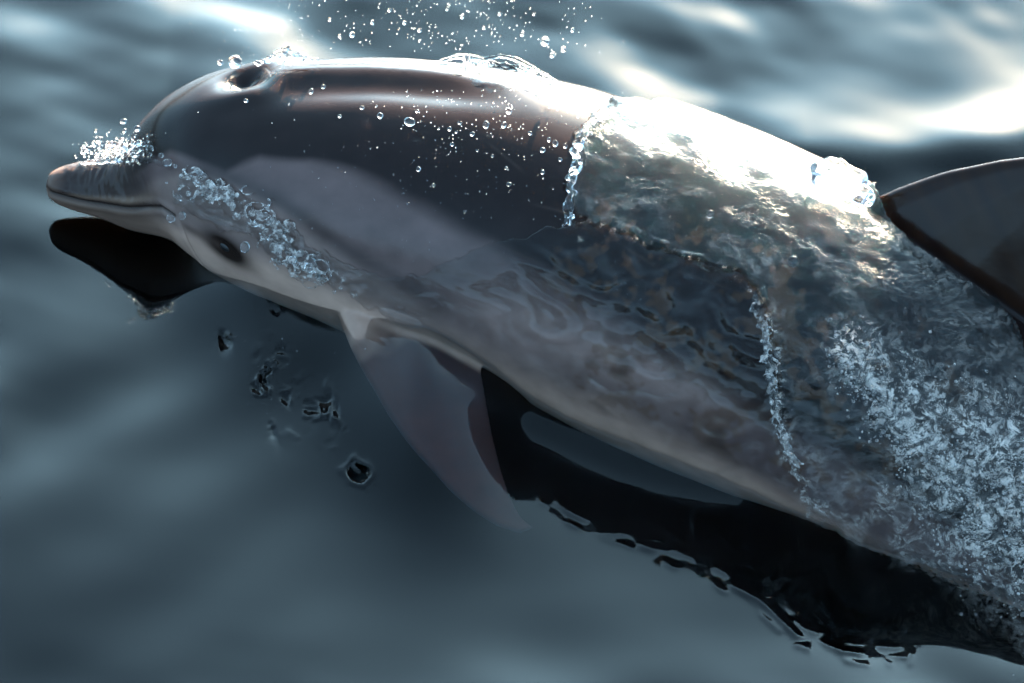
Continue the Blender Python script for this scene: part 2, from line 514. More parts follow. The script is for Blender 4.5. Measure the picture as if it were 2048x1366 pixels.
# dark ring round the eye, stripe running forward
col = mixc(col, (.012, .009, .008), np.clip(1.3*np.exp(-(er/2.25)**2.6), 0, 1)*.97)
gape = np.exp(-((bd-(97-(.27-bs)*150))/3.0)**2)*sstep(.20, .22, bs)*(1-sstep(.26, .272, bs))
col = mixc(col, (.09, .08, .08), .6*gape)
# blowhole
a_ = np.abs(bphi)*brad
col = mixc(col, (.006, .005, .006), np.exp(-((bs-BH)/.013)**2-(a_/.013)**2)*.95)
# fins
fl = sstep(.004, .012, exc)*(np.abs(bd) > 55)*(bs < 1.2)
along = np.full(n, -1.0)
for r_, sp_ in FLIP:
    d_ = BC-r_; al = d_@sp_; off_ = np.linalg.norm(d_-al[:, None]*sp_, axis=1)
    along = np.where(off_ < .13, np.maximum(along, al), along)
fl = fl*(along > 0)
fr = sstep(.06, .13, along+.016*perlin(BC[:, 0]*40, BC[:, 1]*40, BC[:, 2]*40))
col = mixc(col, (.078, .036, .034), fl*fr)
df = sstep(.002, .012, exc)*(bd < 55)*(bs > .8)
col = mixc(col, (.024, .014, .009), df)
col *= (1+df*.3*perlin(bs*45+exc*60, exc*22, 3))[:, None]
# faint scars and mottling
mot = perlin(bs*28, bd/9.0, 9)
col *= (1+.10*mot)[:, None]
rs_ = np.random.RandomState(12)
for k in range(26):
    s0, d0 = rs_.uniform(.35, 1.2), rs_.uniform(5, 110)
    an = rs_.uniform(-.5, .5); ln = rs_.uniform(.015, .05)
    xs, ys = bs-s0, (bd-d0)*math.pi/180*brad
    p_, q_ = xs*math.cos(an)+ys*math.sin(an), -xs*math.sin(an)+ys*math.cos(an)
    f = np.exp(-(q_/.0018)**2-(p_/ln)**4)*.11
    col = mixc(col, (.22, .21, .21), f)
oc = sstep(.05, .55, perlin(BC[:, 0]*15, BC[:, 1]*22, BC[:, 2]*22)+.8*perlin(BC[:, 0]*50, BC[:, 1]*50, BC[:, 2]*50)+.6*perlin(BC[:, 0]*110, BC[:, 1]*110, BC[:, 2]*110))*sstep(.68, .80, bs)*(1-sstep(1.12, 1.3, bs))*sstep(30, 45, bd)*(1-sstep(108, 120, bd))
col = mixc(col, (.19, .130, .075), .38*oc*(exc < .01))
dk = sstep(.1, .5, perlin(BC[:, 0]*20+7, BC[:, 1]*30, BC[:, 2]*30))*sstep(.75, .85, bs)*(1-sstep(1.0, 1.1, bs))*sstep(75, 85, bd)*(1-sstep(112, 122, bd))
col = mixc(col, (.07, .058, .055), .6*dk*(exc < .01))
col = np.clip(col*np.array([.72, .50, .40]), .004, .9)
at = body_me.color_attributes.new('skin', 'FLOAT_COLOR', 'POINT')
at.data.foreach_set('color', np.concatenate([col, np.ones((n, 1))], 1).astype(np.float32).ravel())
body_me.materials.clear(); body_me.materials.append(M_skin); body_me.shade_smooth()

dolphin = bpy.data.objects.new('dolphin', None); COL.objects.link(dolphin)
tag(dolphin, 'dark-backed grey dolphin with pale belly swimming half out of the sea', 'dolphin')
body = bpy.data.objects.new('body', body_me); COL.objects.link(body); body.parent = dolphin

def simple_mat(name, colr, rough, coat=0, noise=0.15, scale=300):
    m, nt, out = new_mat(name); L = nt.links.new
    p = N(nt, 'ShaderNodeBsdfPrincipled'); p.inputs['Roughness'].default_value = rough
    p.inputs['Coat Weight'].default_value = coat; p.inputs['Coat Roughness'].default_value = .03
    t = N(nt, 'ShaderNodeTexNoise'); t.inputs['Scale'].default_value = scale
    tc = N(nt, 'ShaderNodeTexCoord'); L(tc.outputs['Object'], t.inputs['Vector'])
    r = N(nt, 'ShaderNodeMapRange'); r.inputs['To Min'].default_value = 1-noise; r.inputs['To Max'].default_value = 1+noise
    L(t.outputs['Fac'], r.inputs['Value'])
    x = N(nt, 'ShaderNodeMix', data_type='RGBA', blend_type='MULTIPLY'); x.inputs[0].default_value = 1
    x.inputs[6].default_value = (*colr, 1); L(r.outputs[0], x.inputs[7]); L(x.outputs[2], p.inputs['Base Color'])
    L(p.outputs[0], out.inputs['Surface'])
    return m
M_eye = simple_mat('eye_dark', (.010, .008, .008), .42, 0)
M_lid = simple_mat('blowhole_skin', (.012, .011, .012), .25, .5)

def ellipsoid(name, P, ax, r, mat, parent):
    bm = bmesh.new(); bmesh.ops.create_icosphere(bm, subdivisions=4, radius=1)
    M = Matrix((ax[0], ax[1], ax[2])).transposed()
    for v in bm.verts:
        v.co = Vector(P)+M@Vector((v.co.x*r[0], v.co.y*r[1], v.co.z*r[2]))
    me = bpy.data.meshes.new(name); bm.to_mesh(me); bm.free(); me.materials.append(mat); me.shade_smooth()
    o = bpy.data.objects.new(name, me); COL.objects.link(o); o.parent = parent
    return o
for sg in (1, -1):
    P = surf(ES, math.radians(EP)*sg)[0]
    C, T, U, S_, R = [a[0] for a in axis_at(np.array([ES]))]
    nrm = Vector(P-C).normalized(); t1 = Vector(T)*.9-Vector(U)*.43; t1 = (t1-nrm*t1.dot(nrm)).normalized(); t2 = nrm.cross(t1)
    ellipsoid('eye', Vector(P)-nrm*.0052, (t1, t2, nrm), (.011, .007, .006), M_eye, dolphin)
# blowhole plug: crescent flap inside the hollow
P = surf(BH, 0.0)[0]; C, T, U, S_, R = [a[0] for a in axis_at(np.array([BH]))]
ellipsoid('blowhole', Vector(P)-Vector(U)*.004, (Vector(T), Vector(S_), Vector(U)), (.009, .013, .006), M_lid, dolphin)

# ------------------------------------------------------------------ the sea: one sheet with the film that runs over the body
bvh = BVHTree.FromPolygons(BC.tolist(), [tuple(p.vertices) for p in body_me.polygons])
# the sheet is a height field over a plane leaning 42 deg, so it can also wrap the steep near flank
DV = np.array([0, -CT, ST])
STEP = .0017
uf = np.arange(-.74, .7401, STEP); vf = np.arange(-.50, .5001, STEP)
co = lambda a: a+np.cumsum(.004*1.16**np.arange(44))
u_ = np.concatenate([-co(.74)[::-1], uf, co(.74)]); v_ = np.concatenate([-co(.50)[::-1], vf, co(.50)])
nu, nv = len(u_), len(v_)
U2, V2 = np.meshgrid(u_, v_, indexing='ij')
XP, YP = U2/PX+1024, 683-V2/PX             # the same plane in units of .6 mm

# open-water waves
Xw, Yw = U2, V2/ST
rw = np.random.RandomState(21)
H = np.zeros_like(U2)
WARP = [perlin(Xw*3, Yw*3, 1.5+k) for k in range(3)]
WARP5 = [perlin(Xw*5, Yw*5, 7.5+k) for k in range(3)]
for k in range(46):
    lam = math.exp(rw.uniform(math.log(.11), math.log(.75)))
    a = math.radians(rw.normal(62, 34))
    kx, ky = math.cos(a)*2*math.pi/lam, math.sin(a)*2*math.pi/lam
    amp = .0028*lam**1.15
    H += amp*np.sin(kx*(Xw+.03*WARP[k % 3])+ky*Yw+rw.uniform(0, 6.28))
for k in range(26):
    lam = math.exp(rw.uniform(math.log(.05), math.log(.15)))
    a = math.radians(rw.normal(80, 30))
    kx, ky = math.cos(a)*2*math.pi/lam, math.sin(a)*2*math.pi/lam
    H += .0013*lam*(.55+.45*sstep(.1, .5, Yw))*sstep(-.5, .5, WARP[k % 3])*np.sin(kx*(Xw+.03*WARP5[k % 3])+ky*Yw+rw.uniform(0, 6.28))
Hs = 0
for lam, a, ph in ((.30, 128, .4), (.21, 139, 2.1), (.42, 120, 4.0), (.16, 133, 1.0)):
    a = math.radians(a); kx, ky = math.cos(a)*2*math.pi/lam, math.sin(a)*2*math.pi/lam
    Hs = Hs + .0058*lam*sstep(-.3, .5, perlin(Xw*2.3, Yw*1.6, ph*9))*np.sin(kx*(Xw+.05*perlin(Xw*2, Yw*2, 41))+ky*Yw+ph)
far = 1-sstep(6, 30, np.hypot(Xw, Yw))
H *= far*(1-.85*np.exp(-(np.maximum(np.abs(XP-900)-500, 0)/450)**2-(np.maximum(np.abs(YP-900)-260, 0)/260)**2))
H += Hs*far*(1-.8*np.exp(-(np.maximum(np.abs(XP-1300)-350, 0)/250)**2-(np.maximum(np.abs(YP-950)-260, 0)/200)**2))

def seg_dist(pts, close=False):
    """distance (in .6 mm units) to a polyline; and inside test when closed"""
    D = np.full(XP.shape, 1e9); ins = np.zeros(XP.shape, bool)
    n_ = len(pts)
    for i in range(n_ if close else n_-1):
        ax_, ay_ = pts[i]; bx_, by_ = pts[(i+1) % n_]
        dx, dy = bx_-ax_, by_-ay_
        t = np.clip(((XP-ax_)*dx+(YP-ay_)*dy)/(dx*dx+dy*dy+1e-9), 0, 1)
        D = np.minimum(D, (XP-ax_-t*dx)**2+(YP-ay_-t*dy)**2)
        if close:
            c = ((ay_ > YP) != (by_ > YP)) & (XP < (bx_-ax_)*(YP-ay_)/((by_-ay_) if by_ != ay_ else 1e-9)+ax_)
            ins ^= c
    D = np.sqrt(D)
    return np.where(ins, D, -D) if close else D

# swell pushed up along the near flank, a lip beside the belly, a trough behind the fin
pc = np.polyfit([500, 640, 800, 950, 1150], [430, 500, 580, 640, 740], 2)
H += .058*np.exp(-((YP-np.polyval(pc, XP))*.88/235)**2)*sstep(290, 540, XP)*(1-sstep(820, 1060, XP))
pc = np.polyfit([900, 1000, 1200, 1400, 1560], [705, 755, 840, 900, 935], 2)
H += .020*np.exp(-((YP-np.polyval(pc, XP))*.9/66)**2)*sstep(880, 1020, XP)*(1-sstep(1450, 1640, XP))
# small dimple left by a drop, and a rough patch shaped to imitate the splash's dark mirror image
dd = np.hypot((XP-727)*1.0, (YP-937)/.8)*(1+.35*perlin(XP/26, YP/26, 81))
H += -.008*np.exp(-(dd/17)**2)+.0016*np.exp(-((dd-26)/8)**2)
pc = np.polyfit([1500, 1640, 1750, 1850, 2060, 2250], [232, 280, 292, 284, 246, 190], 3)
H += .042*np.exp(-((XP-900)/165)**2-((YP-740)/260)**2)
H += .011*np.exp(-((YP-np.polyval(pc, np.clip(XP, 1400, 2300)))/66)**2)*sstep(1450, 1640, XP)*(1-sstep(2250, 2600, XP))
H += .013*np.sin(2.1*(Yw+.6))*(1-sstep(1.5, 4, np.hypot(Xw, Yw)))-.008
patch = np.exp(-((XP-548)/34)**2-((YP-790)/72)**2)+.6*np.exp(-((XP-640)/55)**2-((YP-820)/45)**2)+.5*np.exp(-((XP-450)/22)**2-((YP-680)/22)**2)
patch *= sstep(-.1, .35, perlin(XP/26, YP/34, 1.5))
H += .0075*patch*fbm(XP/22+.8*perlin(XP/30, YP/30), YP/34, 2.2)

# thin folds added for a bright rim along the dolphin's mirror image
glint_fold = seg_dist([(1060, 940), (1080, 990), (1180, 1035), (1300, 1082), (1400, 1125), (1490, 1170), (1560, 1235), (1640, 1262), (1760, 1275)])
H += (.0017*np.exp(-((glint_fold+8*WARP5[0])/9)**2)*sstep(-.3, .45, perlin(XP/60, YP/60, 71))+.0006*np.exp(-((glint_fold-16)/7)**2)*sstep(-.1, .4, perlin(XP/40, YP/40, 72)))*sstep(1060, 1140, XP)
s_sea = (H-V2*CT)/ST
# body depth along the sheet's normal
s_body = np.full(U2.shape, -1e3)
DVv = Vector(DV)
i0, i1 = 44, nu-44; j0, j1 = 44, nv-44
near = np.zeros(U2.shape, bool)
bu = np.clip(np.searchsorted(u_, BC[:, 0]), 0, nu-1); bv = np.clip(np.searchsorted(v_, BC[:, 1]*ST+BC[:, 2]*CT), 0, nv-1)
near[bu, bv] = True
for _ in range(4):
    near = near | np.roll(near, 1, 0) | np.roll(near, -1, 0); near = near | np.roll(near, 1, 1) | np.roll(near, -1, 1)
near[:i0] = False; near[i1:] = False; near[:, :j0] = False; near[:, j1:] = False
for i in range(i0, i1):
    u = u_[i]
    for j in np.nonzero(near[i])[0]:
        v = v_[j]
        h = bvh.ray_cast(Vector((u, v*ST-3*CT*1.0, v*CT+3*ST)), -DVv)
        if h[0] is not None: s_body[i, j] = 3-h[3]
def dilate(R):
    m = int(R/STEP); out = np.full(s_body.shape, -1e3)
    for a in range(-m, m+1):
        for b in range(-m, m+1):
            q = R*R-(a*a+b*b)*STEP*STEP
            if q <= 0: continue
            out = np.maximum(out, np.roll(np.roll(s_body, a, 0), b, 1)+math.sqrt(q))
    return out
def blur(A, it):
    for _ in range(it):
        A = .5*A+.25*(np.roll(A, 1, 0)+np.roll(A, -1, 0)); A = .5*A+.25*(np.roll(A, 1, 1)+np.roll(A, -1, 1))
    return A
sA, sB = dilate(.005), dilate(.019)

wx = 15*perlin(XP/60, YP/60, 4)+8*perlin(XP/24, YP/24, 5)+4*perlin(XP/10, YP/10, 25)
LOWLIP = [(890, 735), (830, 660), (760, 630), (700, 594), (640, 558), (560, 524), (500, 482), (400, 445), (345, 405)]
UPLIP = [(360, 345), (450, 375), (520, 420), (600, 470), (700, 530), (800, 560), (900, 530), (1000, 490), (1140, 450)]
FILM_A = UPLIP+[(1300, 420), (1800, 330), (2400, 330), (2400, 1300), (1500, 1300), (1000, 930)]+LOWLIP
JAG = [(1400, 190), (1300, 200), (1225, 215), (1190, 240), (1152, 280), (1138, 360), (1140, 445), (1200, 462), (1270, 490), (1360, 520), (1460, 555), (1500, 610), (1530, 700), (1530, 800), (1545, 900), (1600, 1010)]
FILM_B = [(1500, 40)]+JAG+[(1700, 1090), (1900, 1150), (2400, 1240), (2400, 40)]
FIN = [(1728, 384), (1745, 440), (1790, 490), (1870, 550), (1950, 600), (1990, 650), (2005, 740), (2012, 830), (2100, 860), (2600, 860), (2600, 100), (1800, 100), (1735, 300)]
BACK = [(840, 90), (870, 150), (960, 190), (1060, 205), (1210, 250), (1450, 260), (1450, 40), (840, 40)]
dA = seg_dist(FILM_A, True)+wx*.8
dB = seg_dist(FILM_B, True)+wx
dF = seg_dist(FIN, True)+wx*.3
dC = seg_dist(BACK, True)+wx
dlow = seg_dist(LOWLIP); dup = seg_dist(UPLIP); djag = seg_dist(JAG)
# ripples of the glassy film and of the broken film
sw = XP*.94+YP*.34, -XP*.34+YP*.94
wa, wb = 1.3*perlin(XP/120, YP/120, 7), 1.3*perlin(XP/120, YP/120, 8)
ripA = .0026*perlin(sw[0]/110+wa, sw[1]/55+wb, 1)+.0011*perlin(sw[0]/42+wa*1.6, sw[1]/24+wb*1.6, 2)
ripA = ripA*1.25 + .0016*np.sin(9*perlin(XP/95, YP/80, 6))*sstep(900, 1200, XP)+.0007*perlin(XP/16, YP/14, 16)*sstep(1000, 1400, XP)
busy = .25+.75*sstep(-.25, .35, fbm(sw[0]/150, sw[1]/90, 31))          # torn patches between calmer, clearer ones
fl0, fl1 = sw[0]+14*wa, sw[1]+14*wb
ripB = .0036*perlin(fl0/95, fl1/55, 3)+.0022*perlin(fl0/44, fl1/24, 4)+busy*(.0026*np.abs(perlin(fl0/19, fl1/13, 5))+.0018*perlin(XP/8, YP/8, 15))
splash = np.exp(-(seg_dist([(365, 365), (430, 385), (510, 430), (555, 500), (620, 545), (690, 585)])/34)**2)
ripS = .016*splash*np.abs(fbm(XP/34, YP/30, 6, 3))

def edge_profile(d, T):                    # rounded rim of a sheet of water, d in units of .6 mm
    d = d*PX
    return np.where(d > 0, T*np.sqrt(np.clip(1-(1-np.clip(d/(T*.4), 0, 1))**2, 0, 1)), d*2.5)
tA = np.minimum(.005, .0008+.0048*sstep(0, 70, dup))
SA = sA-.005+tA+ripA*sstep(0, 50, np.maximum(dA, 0))+.010*np.exp(-((dlow-9)/9)**2)*(XP < 905)*sstep(.15, .75, .5+perlin(XP/70, YP/70, 77))+ripS
eA = edge_profile(dA, .005)-.005
SA = np.where(dA > 0, SA+np.minimum(eA, 0), -1e3)
SB = sB+ripB*sstep(0, 20, np.maximum(dB, 0))-.004+.006*np.exp(-((dB-8)/8)**2)*sstep(-.4, .3, perlin(XP/30, YP/30, 11))
eB = edge_profile(dB, .014)-.014
SB = np.where(dB > -6, SB+np.minimum(eB, 0), -1e3)
tC = .0030+.0018*perlin(XP/90, YP/22, 12)+.0010*perlin(XP/34+wa, YP/9+wb, 13)
SC = np.where((dC > 0) & (s_body > -10), s_body+tC*sstep(0, 30, dC)-.0006, -1e3)
film = np.maximum(np.maximum(SA, SB), SC)
film = np.where(dF > 0, -1e3, film)
film = np.where(s_body < -10, np.where(np.maximum(dB, -1) > 0, film, -1e3), film)
smooth_k = .006
ismax = film > s_sea-.05
hh = np.clip(.5+.5*(film-s_sea)/smooth_k, 0, 1)
W = np.where(ismax, s_sea*(1-hh)+film*hh+smooth_k*hh*(1-hh)*.5, s_sea)
onfilm = (W > s_sea+.001)
# bow-wave torn film carries on past the body at lower right
wake = sstep(-40, 30, dB)*(~onfilm)*(YP > 900)
W = W+wake*.6*ripB

Pw = np.stack([U2, V2*ST-W*CT, V2*CT+W*ST], -1).reshape(-1, 3)
sea_me = grid_mesh('sea', Pw, nu, nv)
chop = np.where(onfilm, np.where(dB > 0, .85*busy, .05), .0)+.5*splash*onfilm+.35*(wake > .5)
foam = np.zeros_like(U2)
dfm = seg_dist([(1650, 690), (1720, 780), (1800, 850), (1870, 930), (1960, 1000), (2100, 1080)])
wid = np.interp(XP, [1640, 1750, 1900, 2050], [28, 62, 105, 150])
foam += 1.3*np.exp(-(dfm/wid)**2)*sstep(-.65, .25, fbm(XP/55, YP/45, 3))
foam += .9*np.exp(-(seg_dist([(1930, 880), (2100, 880)])/60)**2)*sstep(-.4, .3, fbm(XP/40, YP/40, 13))
foam += .30*sstep(-20, 40, dB)*sstep(880, 1010, YP)*sstep(-.4, .4, fbm(XP/50, YP/50, 23))*(YP < 1170)*(XP < 2060)
foam += .55*np.exp(-(seg_dist(JAG[11:])/16)**2)*sstep(-.1, .3, fbm(XP/20, YP/20, 33))
foam += .5*np.exp(-(djag/7)**2)*sstep(.05, .4, fbm(XP/16, YP/16, 43))
foam += .8*splash*sstep(.15, .6, fbm(XP/22, YP/20, 53))
foam += .24*busy*sstep(-5, 30, dB)*onfilm*sstep(-.5, .3, fbm(XP/70, YP/50, 63))
foam = np.clip(foam, 0, 1)
for nm, A in (('chop', blur(chop, 2)), ('foam', foam)):
    a = sea_me.attributes.new(nm, 'FLOAT', 'POINT'); a.data.foreach_set('value', A.astype(np.float32).ravel())
sea_me.materials.append(M_sea)
sea = bpy.data.objects.new('sea', sea_me); COL.objects.link(sea); tag(sea, kind='structure')
# skin under water hardly mirrors (its index is close to that of water): mark what is in the air
vu = BC[:, 0]; vv = BC[:, 1]*ST+BC[:, 2]*CT; vs = -BC[:, 1]*CT+BC[:, 2]*ST
iu = np.clip(np.searchsorted(u_, vu), 0, nu-1); iv_ = np.clip(np.searchsorted(v_, vv), 0, nv-1)
dryv = np.where(W[iu, iv_] > vs+.0004, 0.0, 1.0)
a = body_me.attributes.new('dry', 'FLOAT', 'POINT'); a.data.foreach_set('value', dryv.astype(np.float32))
#@@SEA_DONE

# ------------------------------------------------------------------ splashes and drops
s_top = np.maximum(W, np.where(s_body > -10, s_body, -1e3))
def at(px, py, off=0.0, ref=None):
    """point over the water or the skin; ref = a neighbouring spot whose depth is used"""
    rx, ry = ref if ref else (px, py)
    k = 1.0
    for _ in range(3):
        i = min(np.searchsorted(u_, (rx-1024)*PX*k), nu-1); j = min(np.searchsorted(v_, (683-ry)*PX*k), nv-1)
        k = (DIST-s_top[i, j])/DIST
    sv = s_top[i, j]+off
    u, v = (px-1024)*PX*k, (683-py)*PX*k
    return Vector((u, v*ST-sv*CT, v*CT+sv*ST))
_ico = {}
def ico(sub):
    if sub not in _ico:
        bm = bmesh.new(); bmesh.ops.create_icosphere(bm, subdivisions=sub, radius=1)
        _ico[sub] = (np.array([v.co[:] for v in bm.verts]), [[v.index for v in f.verts] for f in bm.faces]); bm.free()
    return _ico[sub]
def balls(lst, sub=2, squash=None):
    V, F = [], []
    iv, fc = ico(sub)
    for P, r in lst:
        o = len(V)
        V.extend((iv*r+np.array(P)).tolist()); F.extend([[k+o for k in f] for f in fc])
    return V, F
def splash_thing(name, lst, label, voxel=.0016, sm=2, group=None, mat=None):
    V, F = balls(lst)
    me = remesh(V, F, voxel, sm, name)
    c = get_co(me); nn = get_no(me)
    c = c+nn*(.0006*perlin(c[:, 0]*160, c[:, 1]*160, c[:, 2]*160))[:, None]
    me.vertices.foreach_set('co', c.astype(np.float32).ravel()); me.update()
    me.materials.clear(); me.materials.append(mat or M_drop); me.shade_smooth()
    o = bpy.data.objects.new(name, me); COL.objects.link(o)
    return tag(o, label, 'splash', group)
R2 = np.random.RandomState(5)
def strand(pts, n=10, jit=.0008):
    """pts: (px, py, off mm, r mm[, ref]) -> a string of overlapping balls"""
    out = []
    for a, b in zip(pts[:-1], pts[1:]):
        ra = a[4] if len(a) > 4 else None; rb = b[4] if len(b) > 4 else None
        Pa, Pb = at(a[0], a[1], a[2]*1e-3, ra), at(b[0], b[1], b[2]*1e-3, rb)
        for k in range(n):
            t = k/n
            P = Pa.lerp(Pb, t)+Vector(R2.normal(0, jit, 3))
            out.append((P, (a[3]*(1-t)+b[3]*t)*1e-3*R2.uniform(.8, 1.2)))
    return out

# splash along the cheek
path = [(362, 350), (400, 372), (450, 385), (505, 415), (545, 455), (560, 505), (600, 538), (640, 552)]
lst = []
for k in range(55):
    q = R2.uniform(0, len(path)-1.001); i = int(q); t = q-i
    x = path[i][0]*(1-t)+path[i+1][0]*t+R2.normal(0, 17); y = path[i][1]*(1-t)+path[i+1][1]*t+R2.normal(0, 15)
    lst.append((at(x, y, R2.uniform(-.001, .007)), R2.choice([.0014, .002, .0028, .004, .0055], p=[.3, .3, .2, .13, .07])))
for k in range(26):                                  # flattened lobes of the torn sheet
    q = R2.uniform(.8, len(path)-1.001); i = int(q); t = q-i
    x = path[i][0]*(1-t)+path[i+1][0]*t+R2.normal(0, 15); y = path[i][1]*(1-t)+path[i+1][1]*t+R2.normal(0, 12)
    rl_ = R2.uniform(.004, .0075)
    for m in range(4): lst.append((at(x+m*R2.uniform(2, 6), y+m*R2.uniform(1, 5), R2.uniform(-.002, .003)), rl_*R2.uniform(.6, 1)))
for k in range(60):                                  # torn threads and loops
    q = R2.uniform(0, len(path)-1.001); i = int(q); t = q-i
    x = path[i][0]*(1-t)+path[i+1][0]*t+R2.normal(0, 14); y = path[i][1]*(1-t)+path[i+1][1]*t+R2.normal(0, 12)
    a0 = R2.uniform(0, 6.28); rd = R2.uniform(8, 26); sp = R2.uniform(1.2, 4.5)
    pts = [(x+rd*math.cos(a0+sp*m/6), y+.75*rd*math.sin(a0+sp*m/6), 3+3*math.sin(m), R2.uniform(.9, 1.7)) for m in range(7)]
    lst += strand(pts, 7, .0003)
splash_thing('splash', lst, 'tangled clear splash of water along the cheek above the eye', .0014, 3, mat=M_air)

# beads thrown up at the root of the beak
lst = []
for k in range(260):
    x = R2.normal(236, 36); y = 318-.10*(x-170)+R2.normal(0, 9)-abs(R2.normal(0, 14))+(x-200)*.10
    if not 150 < x < 345: continue
    lst.append((at(x, y, R2.uniform(0, .006)+(.004 if x < 280 else 0), ref=(x, max(y, 322-.25*(x-170)))), R2.choice([.0011, .0016, .0022, .0032, .0042], p=[.3, .3, .2, .14, .06])))
lst += strand([(165, 326, 0, 2, (165, 330)), (215, 322, 0, 3, (215, 327)), (260, 316, 0, 3), (300, 318, 0, 3), (345, 335, 0, 2)], 26, .0008)
c0 = len(lst)-1; seen, todo = {c0}, [c0]
while todo:
    i = todo.pop()
    for j in range(len(lst)):
        if j not in seen and (lst[i][0]-lst[j][0]).length < lst[i][1]+lst[j][1]-.0009: seen.add(j); todo.append(j)
beads = [lst[i] for i in range(len(lst)) if i not in seen]
lst = [lst[i] for i in seen]
splash_thing('splash', lst, 'sparkling cluster of water beads on the root of the beak', .0013, 1)

# crown behind the blowhole
lst = []
for k in range(70):
    x = R2.normal(572, 22); hgt = max(0, 30-abs(x-575)*.55)
    y = 124-.05*(x-530)-R2.uniform(0, 1)*hgt
    lst.append((at(x, y, R2.uniform(-.004, .004), ref=(x, 140)), R2.uniform(.0016, .0042)))
splash_thing('splash', lst, 'small glassy splash standing behind the blowhole')

# thin crest of water on the ridge of the back
lst = strand([(870, 125, 0, 2.0, (870, 130)), (900, 116, 0, 2.6, (900, 130)), (928, 112, 0, 3.6, (930, 130)), (965, 119, 0, 3.0, (965, 130)), (1000, 112, 0, 2.6, (1000, 135)),
              (1030, 117, 0, 2.8, (1030, 140)), (1060, 132, 0, 2.6, (1060, 150)), (1090, 149, 0, 2.4, (1090, 160)), (1115, 163, 0, 1.6, (1115, 172))], 22, .0004)
lst += strand([(930, 121, 0, 3.0, (930, 130)), (985, 129, 0, 4.0, (985, 136)), (1035, 135, 0, 4.0, (1035, 144)), (1075, 151, 0, 3.0, (1075, 160))], 22, .0008)
splash_thing('splash', lst, 'thin curling crest of water on the sunlit ridge of the back', .0016, 3)

# lump beside the foot of the dorsal fin
lst = strand([(1625, 338, 0, 5, (1600, 400)), (1655, 336, 0, 9, (1640, 400)), (1680, 342, 0, 11, (1660, 410)), (1705, 360, 0, 11, (1680, 420)), (1728, 382, 0, 8, (1700, 430)), (1742, 398, 0, 5, (1710, 440))], 9, .0022)
lst += strand([(1635, 352, 0, 9, (1600, 400)), (1680, 366, 0, 12, (1660, 410)), (1722, 396, 0, 9, (1700, 440))], 9, .0016)
splash_thing('splash', lst, 'rounded lump of water at the foot of the dorsal fin', .002, 8)

# broken rim where the sheet of water ends on the back
lst = []
rim = [(1192, 228), (1172, 252), (1154, 282), (1150, 318), (1142, 350), (1136, 385), (1138, 415), (1140, 442)]
rp = []
for x, y in rim: rp.append((x+R2.normal(0, 5), y+R2.normal(0, 4), R2.uniform(3, 8), R2.uniform(2.0, 4.6), (x+26, y)))
lst += strand(rp, 16, .0016)
for k in range(16):                                  # fingers and flaps torn from the rim
    q = R2.uniform(0, len(rim)-1.001); i = int(q); t = q-i
    x = rim[i][0]*(1-t)+rim[i+1][0]*t; y = rim[i][1]*(1-t)+rim[i+1][1]*t
    w_ = R2.uniform(-14, 22); h_ = R2.uniform(4, 26)
    lst += strand([(x, y, 5, R2.uniform(1.8, 3.2), (x+26, y)), (x+w_*.5, y+h_*.6, R2.uniform(5, 10), R2.uniform(1.4, 2.4), (x+26, y)), (x+w_, y+h_, R2.uniform(4, 12), R2.uniform(.8, 2.6), (x+26, y))], 8, .0006)
splash_thing('splash', lst, 'ragged glassy rim of the water sheet ending across the dark back')

# broken water along the lower edge of the sheet
lst = []
edge_x = lambda y: np.interp(y, [600, 700, 800, 960], [1504, 1534, 1542, 1592])
pts = [(edge_x(y)+R2.normal(4, 7), y, 1.5, R2.uniform(1.3, 2.6)) for y in range(602, 962, 15)]
lst += strand(pts, 9, .0008)
for k in range(46):
    y = R2.uniform(605, 950); x = edge_x(y)+R2.normal(2, 5)
    a0 = R2.uniform(.2, 1.4)
    lst += strand([(x, y, 1.5, R2.uniform(1.2, 2.4)), (x+R2.uniform(5, 16)*math.cos(a0), y+R2.uniform(4, 14), 2.5, R2.uniform(.9, 2.0)), (x+R2.uniform(8, 30)*math.cos(a0), y+R2.uniform(8, 28), 2, R2.uniform(.7, 1.4))], 7, .0005)
splash_thing('splash', lst, 'torn glassy threads of water running down the flank below the water sheet', .0014, 2, mat=M_air)

# foam: heaps of small bubbles over the tail end of the flank
V, F = [], []
lst = []
for k in range(2600):
    q = R2.uniform(0, 1)**.7; x = 1650+q*420; yc = np.interp(x, [1650, 1720, 1800, 1870, 1960, 2070], [690, 780, 850, 930, 1000, 1060])
    w_ = np.interp(x, [1640, 1750, 1900, 2050], [24, 48, 80, 110])
    y = yc+R2.normal(0, w_)
    if perlin(x/48, y/42, 3.3) < -.12: continue
    lst.append((at(x, y, R2.uniform(-.0005, .0022)), R2.choice([.0009, .0014, .0022, .0034], p=[.55, .32, .11, .02])))
V, F = balls(lst, 1)
M_bub = water_material('bubble_water', foam=False, rough=.12, volume=False, air=.5)
fo = mesh_obj('foam', V, F, M_bub); tag(fo, 'pale foam of tiny bubbles spread over the flank towards the tail', 'foam', kind='stuff')

